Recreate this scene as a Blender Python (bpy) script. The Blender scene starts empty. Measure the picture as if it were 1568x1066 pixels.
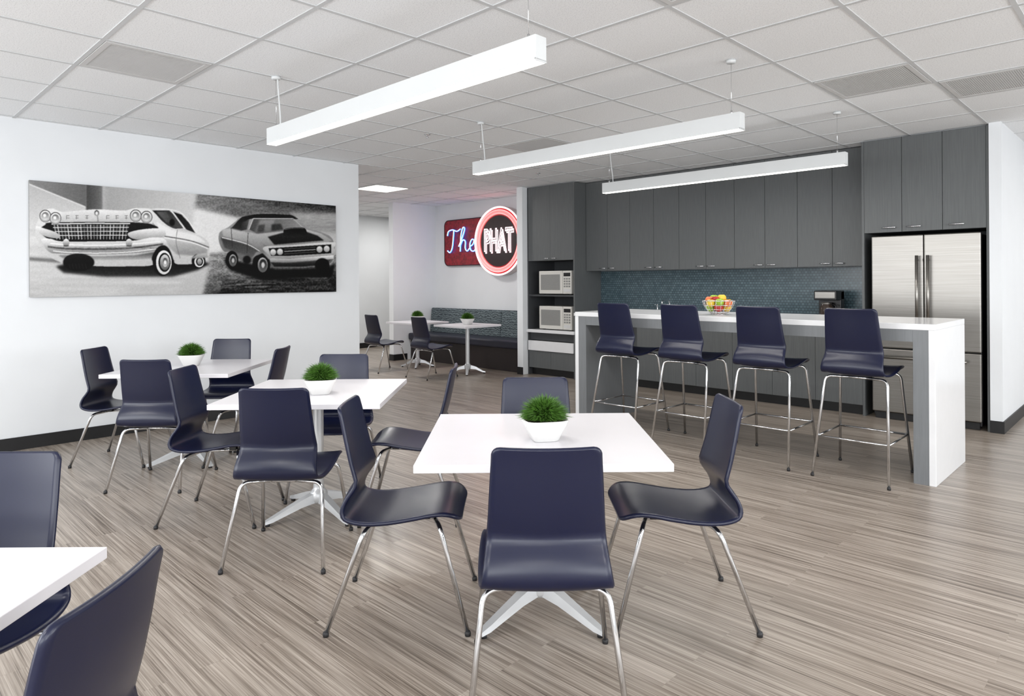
import bpy, bmesh, math, random
import numpy as np
from mathutils import Vector, Matrix
random.seed(7)
scene = bpy.context.scene
try:
    scene.view_settings.view_transform = 'Standard'
    scene.view_settings.look = 'None'
    scene.view_settings.exposure = 0.06
except Exception as e:
    print(e)

H = 1.35
CEIL = 2.70
YAW = math.radians(44.4)
Rv = Vector((0.7145, 0.6997)); Fv = Vector((-0.6997, 0.7145))
def seat_xy(X, Y):
    """the dining group is laid out on a grid turned 44.4 deg from the walls"""
    return (Rv.x*X + Fv.x*Y, Rv.y*X + Fv.y*Y)

# ------------------------------------------------------------------ materials
def lin(c):
    out = []
    for v in c:
        v = v/255.0
        out.append(v/12.92 if v <= 0.04045 else ((v+0.055)/1.055)**2.4)
    return tuple(out)
MATS = {}
def mat(name, rgb, rough=0.5, metal=0.0, emit=None, estr=0.0, bump=None, var=None, coat=0.0, spec=None):
    if name in MATS: return MATS[name]
    m = bpy.data.materials.new(name); m.use_nodes = True
    nt = m.node_tree; b = nt.nodes['Principled BSDF']
    c = lin(rgb)+(1,)
    b.inputs['Base Color'].default_value = c
    b.inputs['Roughness'].default_value = rough
    b.inputs['Metallic'].default_value = metal
    if spec is not None: b.inputs['Specular IOR Level'].default_value = spec
    if coat: b.inputs['Coat Weight'].default_value = coat
    if emit is not None:
        b.inputs['Emission Color'].default_value = lin(emit)+(1,)
        b.inputs['Emission Strength'].default_value = estr
    tc = nt.nodes.new('ShaderNodeTexCoord')
    if var is not None or bump is not None:
        sc = (var or bump)
        mp = nt.nodes.new('ShaderNodeMapping'); mp.inputs['Scale'].default_value = sc[1]
        nz = nt.nodes.new('ShaderNodeTexNoise'); nz.inputs['Scale'].default_value = 1.0
        nz.inputs['Detail'].default_value = 3
        nt.links.new(tc.outputs['Object'], mp.inputs['Vector']); nt.links.new(mp.outputs[0], nz.inputs['Vector'])
        if var is not None:
            r = nt.nodes.new('ShaderNodeValToRGB')
            a = var[0]
            r.color_ramp.elements[0].position = 0.3; r.color_ramp.elements[1].position = 0.7
            r.color_ramp.elements[0].color = tuple(x*(1-a) for x in c[:3])+(1,)
            r.color_ramp.elements[1].color = tuple(min(1, x*(1+a)) for x in c[:3])+(1,)
            nt.links.new(nz.outputs['Fac'], r.inputs[0]); nt.links.new(r.outputs[0], b.inputs['Base Color'])
        if bump is not None:
            bp = nt.nodes.new('ShaderNodeBump'); bp.inputs['Strength'].default_value = bump[0]
            bp.inputs['Distance'].default_value = 0.002
            nt.links.new(nz.outputs['Fac'], bp.inputs['Height']); nt.links.new(bp.outputs[0], b.inputs['Normal'])
    MATS[name] = m
    return m

M_wall = mat('wall_paint', (233, 236, 239), 0.75, var=(0.012, (3, 3, 3)))
M_wall2 = mat('hall_paint', (228, 231, 234), 0.75, var=(0.012, (3, 3, 3)))
M_black = mat('black_rubber', (20, 20, 22), 0.45, var=(0.1, (10, 10, 10)))
M_cab = mat('cabinet_laminate', (94, 97, 98), 0.5, var=(0.10, (170, 170, 5)))
M_cabd = mat('cabinet_dark_interior', (62, 64, 67), 0.6, var=(0.05, (30, 30, 5)))
M_bar = mat('bar_grey_laminate', (120, 123, 126), 0.45, var=(0.05, (120, 120, 6)))
M_white = mat('white_quartz', (234, 235, 237), 0.16, var=(0.01, (12, 12, 12)))
M_wtab = mat('white_laminate', (230, 228, 232), 0.28, var=(0.008, (9, 9, 9)))
M_navy = mat('navy_plastic', (14, 20, 49), 0.28, bump=(0.08, (900, 900, 900)))
M_chrome = mat('chrome', (215, 216, 218), 0.10, 1.0, var=(0.02, (5, 5, 5)))
M_alu = mat('aluminium_paint', (216, 218, 220), 0.3, 0.35, var=(0.02, (5, 5, 5)))
M_glide = mat('glide_plastic', (40, 40, 42), 0.5, var=(0.05, (9, 9, 9)))
M_fix = mat('fixture_white', (218, 221, 222), 0.45, var=(0.01, (4, 4, 4)))
M_led = mat('led_diffuser', (255, 255, 252), 0.5, emit=(255, 250, 240), estr=5.0)
M_panel = mat('troffer_diffuser', (255, 255, 252), 0.5, emit=(255, 250, 240), estr=2.0)
M_pot = mat('white_ceramic', (222, 222, 220), 0.25, var=(0.01, (9, 9, 9)))
M_soil = mat('soil', (50, 40, 28), 0.9, var=(0.3, (90, 90, 90)))
M_grass = mat('grass_green', (72, 112, 38), 0.5, var=(0.6, (55, 55, 40)))
M_mw = mat('microwave_white', (214, 212, 206), 0.35, var=(0.01, (9, 9, 9)))
M_mwg = mat('microwave_window', (140, 140, 138), 0.25, var=(0.12, (300, 300, 300)))
M_dark = mat('dark_plastic', (22, 22, 24), 0.3, var=(0.05, (9, 9, 9)))
M_glass = mat('carafe_glass', (60, 50, 44), 0.08, var=(0.05, (9, 9, 9)))
M_vent = mat('vent_grey', (208, 208, 208), 0.6, var=(0.02, (9, 9, 9)))
M_ventd = mat('vent_dark', (176, 177, 178), 0.6, var=(0.02, (9, 9, 9)))
M_vinyl = mat('navy_vinyl', (36, 38, 52), 0.4, var=(0.06, (20, 20, 20)))
M_base = mat('bench_base', (38, 30, 30), 0.5, var=(0.06, (20, 20, 20)))
M_frame = mat('window_frame', (150, 152, 155), 0.4, 0.6, var=(0.02, (9, 9, 9)))

def nodes_mat(name):
    m = bpy.data.materials.new(name); m.use_nodes = True
    return m, m.node_tree, m.node_tree.nodes['Principled BSDF']

def steel_mat():
    m, nt, b = nodes_mat('stainless_steel')
    N, L = nt.nodes, nt.links
    tc = N.new('ShaderNodeTexCoord'); mp = N.new('ShaderNodeMapping'); mp.inputs['Scale'].default_value = (2, 2, 420)
    nz = N.new('ShaderNodeTexNoise'); nz.inputs['Scale'].default_value = 1; nz.inputs['Detail'].default_value = 2
    L.new(tc.outputs['Object'], mp.inputs['Vector']); L.new(mp.outputs[0], nz.inputs['Vector'])
    r = N.new('ShaderNodeValToRGB')
    r.color_ramp.elements[0].position = .3; r.color_ramp.elements[0].color = lin((134, 131, 127))+(1,)
    r.color_ramp.elements[1].position = .7; r.color_ramp.elements[1].color = lin((154, 151, 146))+(1,)
    L.new(nz.outputs['Fac'], r.inputs[0]); L.new(r.outputs[0], b.inputs['Base Color'])
    b.inputs['Metallic'].default_value = 1; b.inputs['Roughness'].default_value = .34
    b.inputs['Anisotropic'].default_value = .6
    return m
M_steel = steel_mat()

# floor: streaky wood-look planks running along world X
def floor_mat():
    m, nt, b = nodes_mat('vinyl_plank_floor')
    N, L = nt.nodes, nt.links
    tc = N.new('ShaderNodeTexCoord')
    br = N.new('ShaderNodeTexBrick')
    br.inputs['Scale'].default_value = 1.0
    br.inputs['Brick Width'].default_value = 1.22
    br.inputs['Row Height'].default_value = 0.102
    br.inputs['Mortar Size'].default_value = 0.0006
    br.inputs['Mortar Smooth'].default_value = 0.3
    br.inputs['Color1'].default_value = (0, 0, 0, 1); br.inputs['Color2'].default_value = (1, 1, 1, 1)
    br.inputs['Mortar'].default_value = (0.2, 0.2, 0.2, 1)
    br.offset = 0.37; br.offset_frequency = 2
    L.new(tc.outputs['Object'], br.inputs['Vector'])
    sc = N.new('ShaderNodeVectorMath'); sc.operation = 'SCALE'; sc.inputs['Scale'].default_value = 23.0
    L.new(br.outputs['Color'], sc.inputs[0])
    ad = N.new('ShaderNodeVectorMath'); ad.operation = 'ADD'
    mp = N.new('ShaderNodeMapping'); mp.inputs['Scale'].default_value = (1.0, 52, 1)
    L.new(tc.outputs['Object'], mp.inputs['Vector'])
    L.new(mp.outputs[0], ad.inputs[0]); L.new(sc.outputs[0], ad.inputs[1])
    n1 = N.new('ShaderNodeTexNoise'); n1.inputs['Scale'].default_value = 1.0; n1.inputs['Detail'].default_value = 6
    n1.inputs['Roughness'].default_value = 0.68
    L.new(ad.outputs[0], n1.inputs['Vector'])
    mp2 = N.new('ShaderNodeMapping'); mp2.inputs['Scale'].default_value = (2.4, 220, 1)
    L.new(tc.outputs['Object'], mp2.inputs['Vector'])
    n2 = N.new('ShaderNodeTexNoise'); n2.inputs['Scale'].default_value = 1.0; n2.inputs['Detail'].default_value = 3
    L.new(mp2.outputs[0], n2.inputs['Vector'])
    mx = N.new('ShaderNodeMath'); mx.operation = 'MULTIPLY_ADD'; mx.inputs[1].default_value = 0.42
    L.new(n2.outputs['Fac'], mx.inputs[0])
    m3 = N.new('ShaderNodeMath'); m3.operation = 'MULTIPLY'; m3.inputs[1].default_value = 0.58
    L.new(n1.outputs['Fac'], m3.inputs[0]); L.new(m3.outputs[0], mx.inputs[2])
    pl = N.new('ShaderNodeMath'); pl.operation = 'MULTIPLY_ADD'; pl.inputs[1].default_value = 0.045
    L.new(br.outputs['Color'], pl.inputs[0]); L.new(mx.outputs[0], pl.inputs[2])
    r = N.new('ShaderNodeValToRGB')
    e = r.color_ramp.elements
    e[0].position = 0.38; e[0].color = lin((92, 82, 73))+(1,)
    e[1].position = 0.66; e[1].color = lin((190, 180, 169))+(1,)
    x = e.new(0.47); x.color = lin((132, 121, 110))+(1,)
    x = e.new(0.55); x.color = lin((161, 150, 139))+(1,)
    L.new(pl.outputs[0], r.inputs[0])
    L.new(r.outputs[0], b.inputs['Base Color'])
    b.inputs['Roughness'].default_value = 0.31
    bp = N.new('ShaderNodeBump'); bp.inputs['Strength'].default_value = 0.12; bp.inputs['Distance'].default_value = 0.002
    L.new(mx.outputs[0], bp.inputs['Height']); L.new(bp.outputs[0], b.inputs['Normal'])
    return m
M_floor = floor_mat()

def tile_mat():
    m, nt, b = nodes_mat('ceiling_tile')
    N, L = nt.nodes, nt.links
    tc = N.new('ShaderNodeTexCoord')
    n = N.new('ShaderNodeTexNoise'); n.inputs['Scale'].default_value = 160; n.inputs['Detail'].default_value = 2
    L.new(tc.outputs['Object'], n.inputs['Vector'])
    r = N.new('ShaderNodeValToRGB')
    r.color_ramp.elements[0].position = 0.33; r.color_ramp.elements[0].color = lin((222, 224, 227))+(1,)
    r.color_ramp.elements[1].position = 0.5; r.color_ramp.elements[1].color = lin((246, 248, 250))+(1,)
    L.new(n.outputs['Fac'], r.inputs[0]); L.new(r.outputs[0], b.inputs['Base Color'])
    b.inputs['Roughness'].default_value = 0.95
    return m
M_tile = tile_mat()
M_tbar = mat('ceiling_tbar', (206, 208, 210), 0.6, var=(0.01, (4, 4, 4)))

def splash_mat():
    m, nt, b = nodes_mat('mosaic_tile')
    N, L = nt.nodes, nt.links
    tc = N.new('ShaderNodeTexCoord')
    mp = N.new('ShaderNodeMapping'); mp.inputs['Rotation'].default_value = (math.radians(90), 0, 0)
    L.new(tc.outputs['Object'], mp.inputs['Vector'])
    br = N.new('ShaderNodeTexBrick'); br.inputs['Scale'].default_value = 1
    br.inputs['Brick Width'].default_value = 0.036; br.inputs['Row Height'].default_value = 0.03
    br.inputs['Mortar Size'].default_value = 0.0035; br.inputs['Mortar Smooth'].default_value = 0.6
    br.inputs['Color1'].default_value = lin((70, 90, 98))+(1,)
    br.inputs['Color2'].default_value = lin((92, 112, 120))+(1,)
    br.inputs['Mortar'].default_value = lin((46, 57, 64))+(1,)
    L.new(mp.outputs[0], br.inputs['Vector'])
    L.new(br.outputs['Color'], b.inputs['Base Color'])
    b.inputs['Roughness'].default_value = 0.22
    return m
M_splash = splash_mat()

def uphol_mat():
    m, nt, b = nodes_mat('patterned_upholstery')
    N, L = nt.nodes, nt.links
    tc = N.new('ShaderNodeTexCoord')
    mp = N.new('ShaderNodeMapping'); mp.inputs['Scale'].default_value = (1, 1, 1)
    L.new(tc.outputs['Object'], mp.inputs['Vector'])
    w = N.new('ShaderNodeTexWave'); w.bands_direction = 'Z'; w.inputs['Scale'].default_value = 9
    w.inputs['Distortion'].default_value = 6; w.inputs['Detail'].default_value = 1; w.inputs['Detail Scale'].default_value = 2.2
    L.new(mp.outputs[0], w.inputs['Vector'])
    r = N.new('ShaderNodeValToRGB')
    r.color_ramp.elements[0].position = 0.3; r.color_ramp.elements[0].color = lin((60, 70, 76))+(1,)
    r.color_ramp.elements[1].position = 0.6; r.color_ramp.elements[1].color = lin((108, 121, 125))+(1,)
    L.new(w.outputs['Fac'], r.inputs[0]); L.new(r.outputs[0], b.inputs['Base Color'])
    b.inputs['Roughness'].default_value = 0.7
    return m
M_uph = uphol_mat()

# ------------------------------------------------------------------ mesh builder
class MB:
    def __init__(s): s.v = []; s.f = []; s.m = []; s.sm = []; s.mats = []
    def mi(s, m):
        if m not in s.mats: s.mats.append(m)
        return s.mats.index(m)
    def add(s, verts, faces, m, smooth=False, M=None):
        o = len(s.v); k = s.mi(m)
        for p in verts:
            p = Vector(p)
            s.v.append(tuple(M @ p if M is not None else p))
        for f in faces:
            s.f.append(tuple(i+o for i in f)); s.m.append(k); s.sm.append(smooth)
    def box(s, lo, hi, m, bev=0.0, M=None, seg=2):
        lo = Vector(lo); hi = Vector(hi)
        bm = bmesh.new(); bmesh.ops.create_cube(bm, size=1.0)
        c = (lo+hi)/2; d = hi-lo
        for v in bm.verts: v.co = Vector((c.x+v.co.x*d.x, c.y+v.co.y*d.y, c.z+v.co.z*d.z))
        if bev > 0:
            bmesh.ops.bevel(bm, geom=list(bm.edges), offset=min(bev, min(d)*0.45), segments=seg, affect='EDGES', profile=0.5)
        s.bm(bm, m, False, M)
    def bm(s, bm, m, smooth=False, M=None):
        bm.verts.ensure_lookup_table(); bm.verts.index_update()
        s.add([v.co.copy() for v in bm.verts], [[v.index for v in f.verts] for f in bm.faces], m, smooth, M)
        bm.free()
    def tube(s, pts, r, m, seg=10, M=None, cap=True, closed=False):
        pts = [Vector(p) for p in pts]; n = len(pts)
        V = []; F = []
        t0 = (pts[1]-pts[0]).normalized()
        up = Vector((0, 0, 1)) if abs(t0.z) < 0.9 else Vector((1, 0, 0))
        nrm = t0.cross(up).normalized()
        for i, p in enumerate(pts):
            if closed: t = (pts[(i+1) % n]-pts[i-1]).normalized()
            else: t = (pts[min(i+1, n-1)]-pts[max(i-1, 0)]).normalized()
            nrm = (nrm - t*nrm.dot(t)).normalized(); bi = t.cross(nrm)
            rr = r[i] if isinstance(r, (list, tuple)) else r
            for k in range(seg):
                a = 2*math.pi*k/seg
                V.append(p + (nrm*math.cos(a)+bi*math.sin(a))*rr)
        rng = n if closed else n-1
        for i in range(rng):
            j = (i+1) % n
            for k in range(seg):
                F.append((i*seg+k, i*seg+(k+1) % seg, j*seg+(k+1) % seg, j*seg+k))
        if cap and not closed:
            F.append(tuple(range(seg))[::-1]); F.append(tuple((n-1)*seg+k for k in range(seg)))
        s.add(V, F, m, True, M)
    def lathe(s, prof, m, seg=24, M=None, sq=0.0, smooth=True):
        V = []; F = []
        for (r, z) in prof:
            for k in range(seg):
                a = 2*math.pi*k/seg; c, d = math.cos(a), math.sin(a)
                if sq:
                    p = 2+sq; q = (abs(c)**p+abs(d)**p)**(-1/p)
                else: q = 1
                V.append((r*c*q, r*d*q, z))
        for i in range(len(prof)-1):
            for k in range(seg):
                F.append((i*seg+k, i*seg+(k+1) % seg, (i+1)*seg+(k+1) % seg, (i+1)*seg+k))
        s.add(V, F, m, smooth, M)
    def mesh(s, name):
        me = bpy.data.meshes.new(name); me.from_pydata(s.v, [], s.f)
        for m in s.mats: me.materials.append(m)
        for i, p in enumerate(me.polygons):
            p.material_index = s.m[i]; p.use_smooth = s.sm[i]
        bm = bmesh.new(); bm.from_mesh(me); bmesh.ops.recalc_face_normals(bm, faces=bm.faces[:]); bm.to_mesh(me); bm.free()
        me.update()
        return me
    def obj(s, name, loc=(0, 0, 0), rz=0.0):
        return place(s.mesh(name), name, loc, rz)
def place(me, name, loc=(0, 0, 0), rz=0.0):
    o = bpy.data.objects.new(name, me); o.location = loc; o.rotation_euler = (0, 0, rz)
    scene.collection.objects.link(o); return o

def fillet(pts, r, n=6):
    pts = [Vector(p) for p in pts]; out = [pts[0]]
    for i in range(1, len(pts)-1):
        a, b, c = pts[i-1], pts[i], pts[i+1]
        ra = min(r, (a-b).length*0.49, (c-b).length*0.49)
        p = b+(a-b).normalized()*ra; q = b+(c-b).normalized()*ra
        for k in range(n+1):
            t = k/n; out.append(p*(1-t)**2 + b*2*t*(1-t) + q*t*t)
    out.append(pts[-1]); return out

def catmull(pts, per=5):
    P = [Vector(p) for p in pts]; out = []
    for i in range(len(P)-1):
        p0 = P[max(i-1, 0)]; p1 = P[i]; p2 = P[i+1]; p3 = P[min(i+2, len(P)-1)]
        for k in range(per):
            t = k/per
            out.append(0.5*((2*p1)+(p2-p0)*t+(2*p0-5*p1+4*p2-p3)*t*t+(3*p1-p0-3*p2+p3)*t**3))
    out.append(P[-1]); return out

# ------------------------------------------------------------------ chair
PROFILE = [(-.250, .850, .160), (-.238, .80, .163), (-.222, .72, .168), (-.204, .64, .173), (-.190, .590, .177),
           (-.184, .562, .180), (-.197, .536, .183), (-.218, .502, .187), (-.229, .462, .192), (-.219, .428, .197),
           (-.180, .411, .203), (-.12, .405, .208), (-.04, .410, .212), (.05, .424, .213), (.12, .437, .211),
           (.17, .441, .209), (.205, .434, .206), (.238, .414, .200)]
def add_shell(mb, dz):
    P = catmull(PROFILE, 4)
    L = [0]
    for i in range(1, len(P)): L.append(L[-1]+math.hypot(P[i].x-P[i-1].x, P[i].y-P[i-1].y))
    tot = L[-1]
    S = []
    for d in (0, .002, .006, .012, .02, .03): S.append(d)
    k = 50
    for i in range(k+1): S.append(.045+(tot-.045-.06)*i/k)
    for d in (.05, .04, .03, .02, .012, .006, .002, 0): S.append(tot-d)
    def at(sv):
        for i in range(1, len(L)):
            if sv <= L[i]+1e-9:
                t = (sv-L[i-1])/(L[i]-L[i-1]); return P[i-1].lerp(P[i], t)
        return P[-1]
    NX = 22; th = .0075
    rows = []
    for sv in S:
        p = at(sv); q = at(min(sv+.01, tot)); q0 = at(max(sv-.01, 0))
        t = Vector((q.x-q0.x, q.y-q0.y)).normalized(); n = Vector((-t.y, t.x))
        w = p.z
        r = .022
        if sv < r: w = w-r+math.sqrt(max(0, r*r-(r-sv)**2))
        r = .06
        if tot-sv < r: w = w-r+math.sqrt(max(0, r*r-(r-(tot-sv))**2))
        back = max(0, min(1, (p.y-.45)/.12))
        kk = .020*back + .008*(1-back)
        row = []
        for j in range(NX+1):
            c = -1+2*j/NX
            x = w*c
            o = kk*(x/.2)**2
            row.append((Vector((x, p.x+n.x*o, p.y+n.y*o+dz)), Vector((0, n.x, n.y))))
        rows.append(row)
    V = []; F = []
    nr = len(rows); nc = NX+1
    for side in (1, -1):
        for row in rows:
            for (p, n) in row: V.append(p+n*th*side)
    def idx(side, i, j): return (0 if side == 1 else nr*nc)+i*nc+j
    for i in range(nr-1):
        for j in range(NX):
            F.append((idx(1, i, j), idx(1, i, j+1), idx(1, i+1, j+1), idx(1, i+1, j)))
            F.append((idx(-1, i, j), idx(-1, i+1, j), idx(-1, i+1, j+1), idx(-1, i, j+1)))
    ring = [(0, j) for j in range(nc)]+[(i, NX) for i in range(1, nr)]+[(nr-1, j) for j in range(NX-1, -1, -1)]+[(i, 0) for i in range(nr-2, 0, -1)]
    b0 = len(V)
    for q, (i, j) in enumerate(ring):
        p, n = rows[i][j]
        a = rows[ring[q-1][0]][ring[q-1][1]][0]; b = rows[ring[(q+1) % len(ring)][0]][ring[(q+1) % len(ring)][1]][0]
        t = (b-a).normalized(); o = t.cross(n)
        cen = rows[min(max(i, 2), nr-3)][NX//2][0]
        if o.dot(p-cen) < 0: o = -o
        V.append(p+o.normalized()*.005)
    m = len(ring)
    for q in range(m):
        i, j = ring[q]; i2, j2 = ring[(q+1) % m]
        F.append((idx(1, i, j), idx(1, i2, j2), b0+(q+1) % m, b0+q))
        F.append((idx(-1, i2, j2), idx(-1, i, j), b0+q, b0+(q+1) % m))
    mb.add(V, F, M_navy, True)

def make_chair(dz=0.0, stool=False):
    mb = MB(); add_shell(mb, dz)
    zb = .383+dz; zf = .398+dz
    r = .0095
    feet = []
    for sx in (-1, 1):
        for (u0, u1, uf, zz) in ((-.10, -.135, -.272, zb), (.12, .160, .268, zf)):
            foot = (sx*.238, uf, .010)
            pts = fillet([(sx*.06, u0, zz), (sx*.196, u1, zz), foot], .045, 8)
            mb.tube(pts, r, M_chrome, 12)
            mb.lathe([(0.001, 0), (.011, 0), (.012, .012), (.010, .018), (0.001, .018)], M_glide, 12, Matrix.Translation((foot[0], foot[1], 0)))
            feet.append((Vector((sx*.196, u1, zz)), Vector(foot)))
        mb.tube([(sx*.075, -.11, zb+.002), (sx*.075, .13, zf-.002)], .008, M_chrome, 10)
        mb.box((sx*.075-.016, -.09, zb), (sx*.075+.016, -.05, zb+.018), M_dark, .003)
        mb.box((sx*.075-.016, .07, zf-.006), (sx*.075+.016, .11, zf+.022), M_dark, .003)
    mb.tube([(-.07, -.10, zb), (.07, -.10, zb)], r, M_chrome, 10)
    mb.tube([(-.07, .12, zf), (.07, .12, zf)], r, M_chrome, 10)
    if stool:
        def lp(f, z):
            a, b = f; t = (a.z-z)/(a.z-b.z); return a.lerp(b, t)
        fl = feet
        z1 = .27
        mb.tube([lp(fl[0], z1), lp(fl[1], z1)], .0065, M_chrome, 10)
        mb.tube([lp(fl[2], z1), lp(fl[3], z1)], .0065, M_chrome, 10)
        mb.tube([lp(fl[1], z1), lp(fl[3], z1)], .0075, M_chrome, 10)
        mb.tube([lp(fl[0], z1), lp(fl[2], z1)], .0065, M_chrome, 10)
    return mb.mesh('bar_stool_mesh' if stool else 'dining_chair_mesh')
chair_me = make_chair(); stool_me = make_chair(.295, True)

D = math.radians
chairs = [
 (.10, 2.245, 0), (.115, 3.215, 180), (-.445, 2.81, -90), (.655, 2.79, 90),
 (-1.12, 3.40, 0), (-1.15, 4.38, 180), (-1.69, 3.945, -90), (-.58, 3.95, 90),
 (-2.38, 4.61, 0), (-2.46, 5.70, 180), (-2.97, 5.18, -90), (-1.985, 5.15, 90),
 (-1.49, 1.75, 180), (-.91, 1.13, 90)]
for (X, Y, a) in chairs:
    x, y = seat_xy(X, Y); place(chair_me, 'dining_chair', (x, y, 0), YAW+D(a))
for (x, y) in ((-7.49, 6.02), (-8.57, 5.97)):
    place(chair_me, 'dining_chair', (x, y, 0), 0)
for x in (-3.47, -2.83, -2.18, -1.54):
    place(stool_me, 'bar_stool', (x, 5.02, 0), 0)

# ------------------------------------------------------------------ tables
TZ = .715
def make_table(s):
    mb = MB(); h = s/2
    mb.box((-h, -h, TZ-.028), (h, h, TZ), M_wtab, .002)
    mb.box((-.16, -.16, TZ-.036), (.16, .16, TZ-.029), M_alu, .002)
    mb.lathe([(.03, .10), (.03, TZ-.036)], M_alu, 24)
    mb.lathe([(.001, .065), (.045, .065), (.052, .08), (.052, .115), (.040, .135), (.031, .145), (.031, .16)], M_alu, 24)
    for k in range(4):
        a = math.pi/4+k*math.pi/2; R = Matrix.Rotation(a, 4, 'Z')
        L1 = s*.37
        V = []
        sec = [(.03, .070, .125, .027), (.12, .060, .100, .025), (L1-.04, .018, .040, .019), (L1, .014, .028, .015)]
        for (x, z0, z1, w) in sec:
            V += [(x, -w, z0), (x, w, z0), (x, w*.8, z1), (x, -w*.8, z1)]
        F = [(0, 1, 2, 3), (12, 15, 14, 13)]
        for i in range(3):
            for j in range(4):
                F.append((i*4+j, i*4+(j+1) % 4, (i+1)*4+(j+1) % 4, (i+1)*4+j))
        mb.add(V, F, M_alu, False, R)
        mb.lathe([(.001, 0), (.013, 0), (.013, .015), (.001, .015)], M_glide, 12, R @ Matrix.Translation((L1-.02, 0, 0)))
    return mb.mesh('cafe_table_mesh')
tab_me = make_table(.90); tab2_me = make_table(.70)
for (X, Y) in ((.105, 2.78), (-1.14, 3.96), (-2.43, 5.15), (-1.43, 1.18)):
    x, y = seat_xy(X, Y); place(tab_me, 'cafe_table', (x, y, 0), YAW)
for (x, y) in ((-7.38, 6.60), (-8.54, 6.58)):
    place(tab2_me, 'cafe_table', (x, y, 0), 0)

# ------------------------------------------------------------------ potted grass
def make_plant():
    mb = MB()
    mb.lathe([(.001, 0), (.048, 0), (.052, .003), (.086, .078), (.088, .084), (.085, .086), (.079, .080), (.076, .07)], M_pot, 48, sq=2.6)
    mb.lathe([(.078, .072), (.001, .074)], M_soil, 24, sq=1.5)
    V = []; F = []
    rnd = random.Random(3)
    for i in range(2600):
        az = rnd.uniform(0, 2*math.pi); ce = rnd.uniform(-.12, 1); el = math.acos(ce)
        d = Vector((math.sin(el)*math.cos(az), math.sin(el)*math.sin(az), ce))
        base = Vector((0, 0, .088))+d*rnd.uniform(.02, .055)
        R0 = rnd.uniform(.076, .104)
        tip = Vector((0, 0, .088))+Vector((d.x*R0, d.y*R0, d.z*R0*.95))+Vector((rnd.uniform(-.018, .018), rnd.uniform(-.018, .018), rnd.uniform(-.01, .006)))
        mid = (base+tip)/2+Vector((rnd.uniform(-.006, .006), rnd.uniform(-.006, .006), .006))
        for q in (tip, mid, base):
            if q.z < .086 and math.hypot(q.x, q.y) > .07: q.z = .088+rnd.uniform(0, .008)
            elif q.z < .078: q.z = .078
        sd = d.cross(Vector((rnd.uniform(-1, 1), rnd.uniform(-1, 1), rnd.uniform(-1, 1)))).normalized()*.0016
        o = len(V)
        V += [base-sd, base+sd, mid+sd, mid-sd, tip]
        F += [(o, o+1, o+2, o+3), (o+3, o+2, o+4)]
    mb.add(V, F, M_grass, False)
    return mb.mesh('potted_grass_mesh')
pl_me = make_plant()
for (X, Y) in ((.125, 2.70), (-1.09, 3.84), (-2.46, 5.18)):
    x, y = seat_xy(X, Y); place(pl_me, 'potted_grass_plant', (x, y, TZ+.0005), YAW+D(12))
for (x, y) in ((-7.38, 6.60), (-8.54, 6.58)):
    place(pl_me, 'potted_grass_plant', (x, y, TZ+.0005), 0)

# ------------------------------------------------------------------ room shell
XL, YK = -6.72, 7.75
def wallbox(name, lo, hi, m=M_wall):
    mb = MB(); mb.box(lo, hi, m); return mb.obj(name)
XW, XE, YS, YN = -11.8, 4.0, -3.2, 10.2
mb = MB(); mb.box((XW-.15, YS-.15, -.1), (XE+.15, YN+.15, 0), M_floor); mb.obj('floor')
mb = MB(); mb.box((XW-.15, YS-.15, CEIL), (XE+.15, YN+.15, CEIL+.1), M_tile)
GX, GY, G = -4.52+.305, 1.40+.305, .61
k = -14
while GX+k*G < XE:
    x = GX+k*G
    if x > XW: mb.box((x-.012, YS, CEIL-.004), (x+.012, YN, CEIL+.001), M_tbar)
    k += 1
k = -10
while GY+k*G < YN:
    y = GY+k*G
    if y > YS: mb.box((XW, y-.012, CEIL-.0042), (XE, y+.012, CEIL+.001), M_tbar)
    k += 1
mb.obj('ceiling')
wallbox('wall_left', (XL-.12, YS, 0), (XL, 4.34, CEIL))
wallbox('wall_back', (-9.5, YK, 0), (-1.151, YK+.12, CEIL))
wallbox('wall_partition', (-6.80, 7.05, 0), (-6.69, YK, CEIL))
wallbox('wall_alcove', (-9.62, 6.81, 0), (-9.5, YK+.12, CEIL))
wallbox('wall_hall', (XW-.12, 3.2, 0), (XW, YN, CEIL), M_wall2)
wallbox('wall_hall_end', (XW, YN, 0), (XE, YN+.12, CEIL), M_wall2)
wallbox('wall_hall_near', (XW, 3.2, 0), (XL-.12, 3.32, CEIL), M_wall2)
wallbox('wall_stub', (-1.15, 7.13, 0), (-1.06, YN, CEIL))
def window_wall(name, axis, c, a0, a1, wins, zs, zt):
    mb = MB(); t = .15
    def B(s0, s1, z0, z1, m=M_wall, d0=0.0, d1=None):
        d1 = t if d1 is None else d1
        if axis == 'x': mb.box((c+d0, s0, z0), (c+d1, s1, z1), m)
        else: mb.box((s0, c-d1, z0), (s1, c-d0, z1), m)
    B(a0, a1, 0, zs); B(a0, a1, zt, CEIL)
    e = [a0]+[q for w in wins for q in w]+[a1]
    for i in range(0, len(e), 2): B(e[i], e[i+1], zs, zt)
    mb.obj(name)
    for w in wins:
        mb = MB(); n = max(1, round((w[1]-w[0])/1.2))
        for i in range(n+1):
            s = w[0]+(w[1]-w[0])*i/n
            s0 = max(w[0], s-.025); s1 = min(w[1], s+.025)
            if axis == 'x': mb.box((c+.04, s0, zs), (c+.10, s1, zt), M_frame)
            else: mb.box((s0, c-.10, zs), (s1, c-.04, zt), M_frame)
        for z in (zs, zt-.05):
            if axis == 'x': mb.box((c+.04, w[0], z), (c+.10, w[1], z+.05), M_frame)
            else: mb.box((w[0], c-.10, z), (w[1], c-.04, z+.05), M_frame)
        mb.obj('window_frame')
window_wall('wall_right', 'x', XE, YS, YN, [(-2.4, 1.4), (2.4, 6.6)], .75, 2.45)
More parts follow.
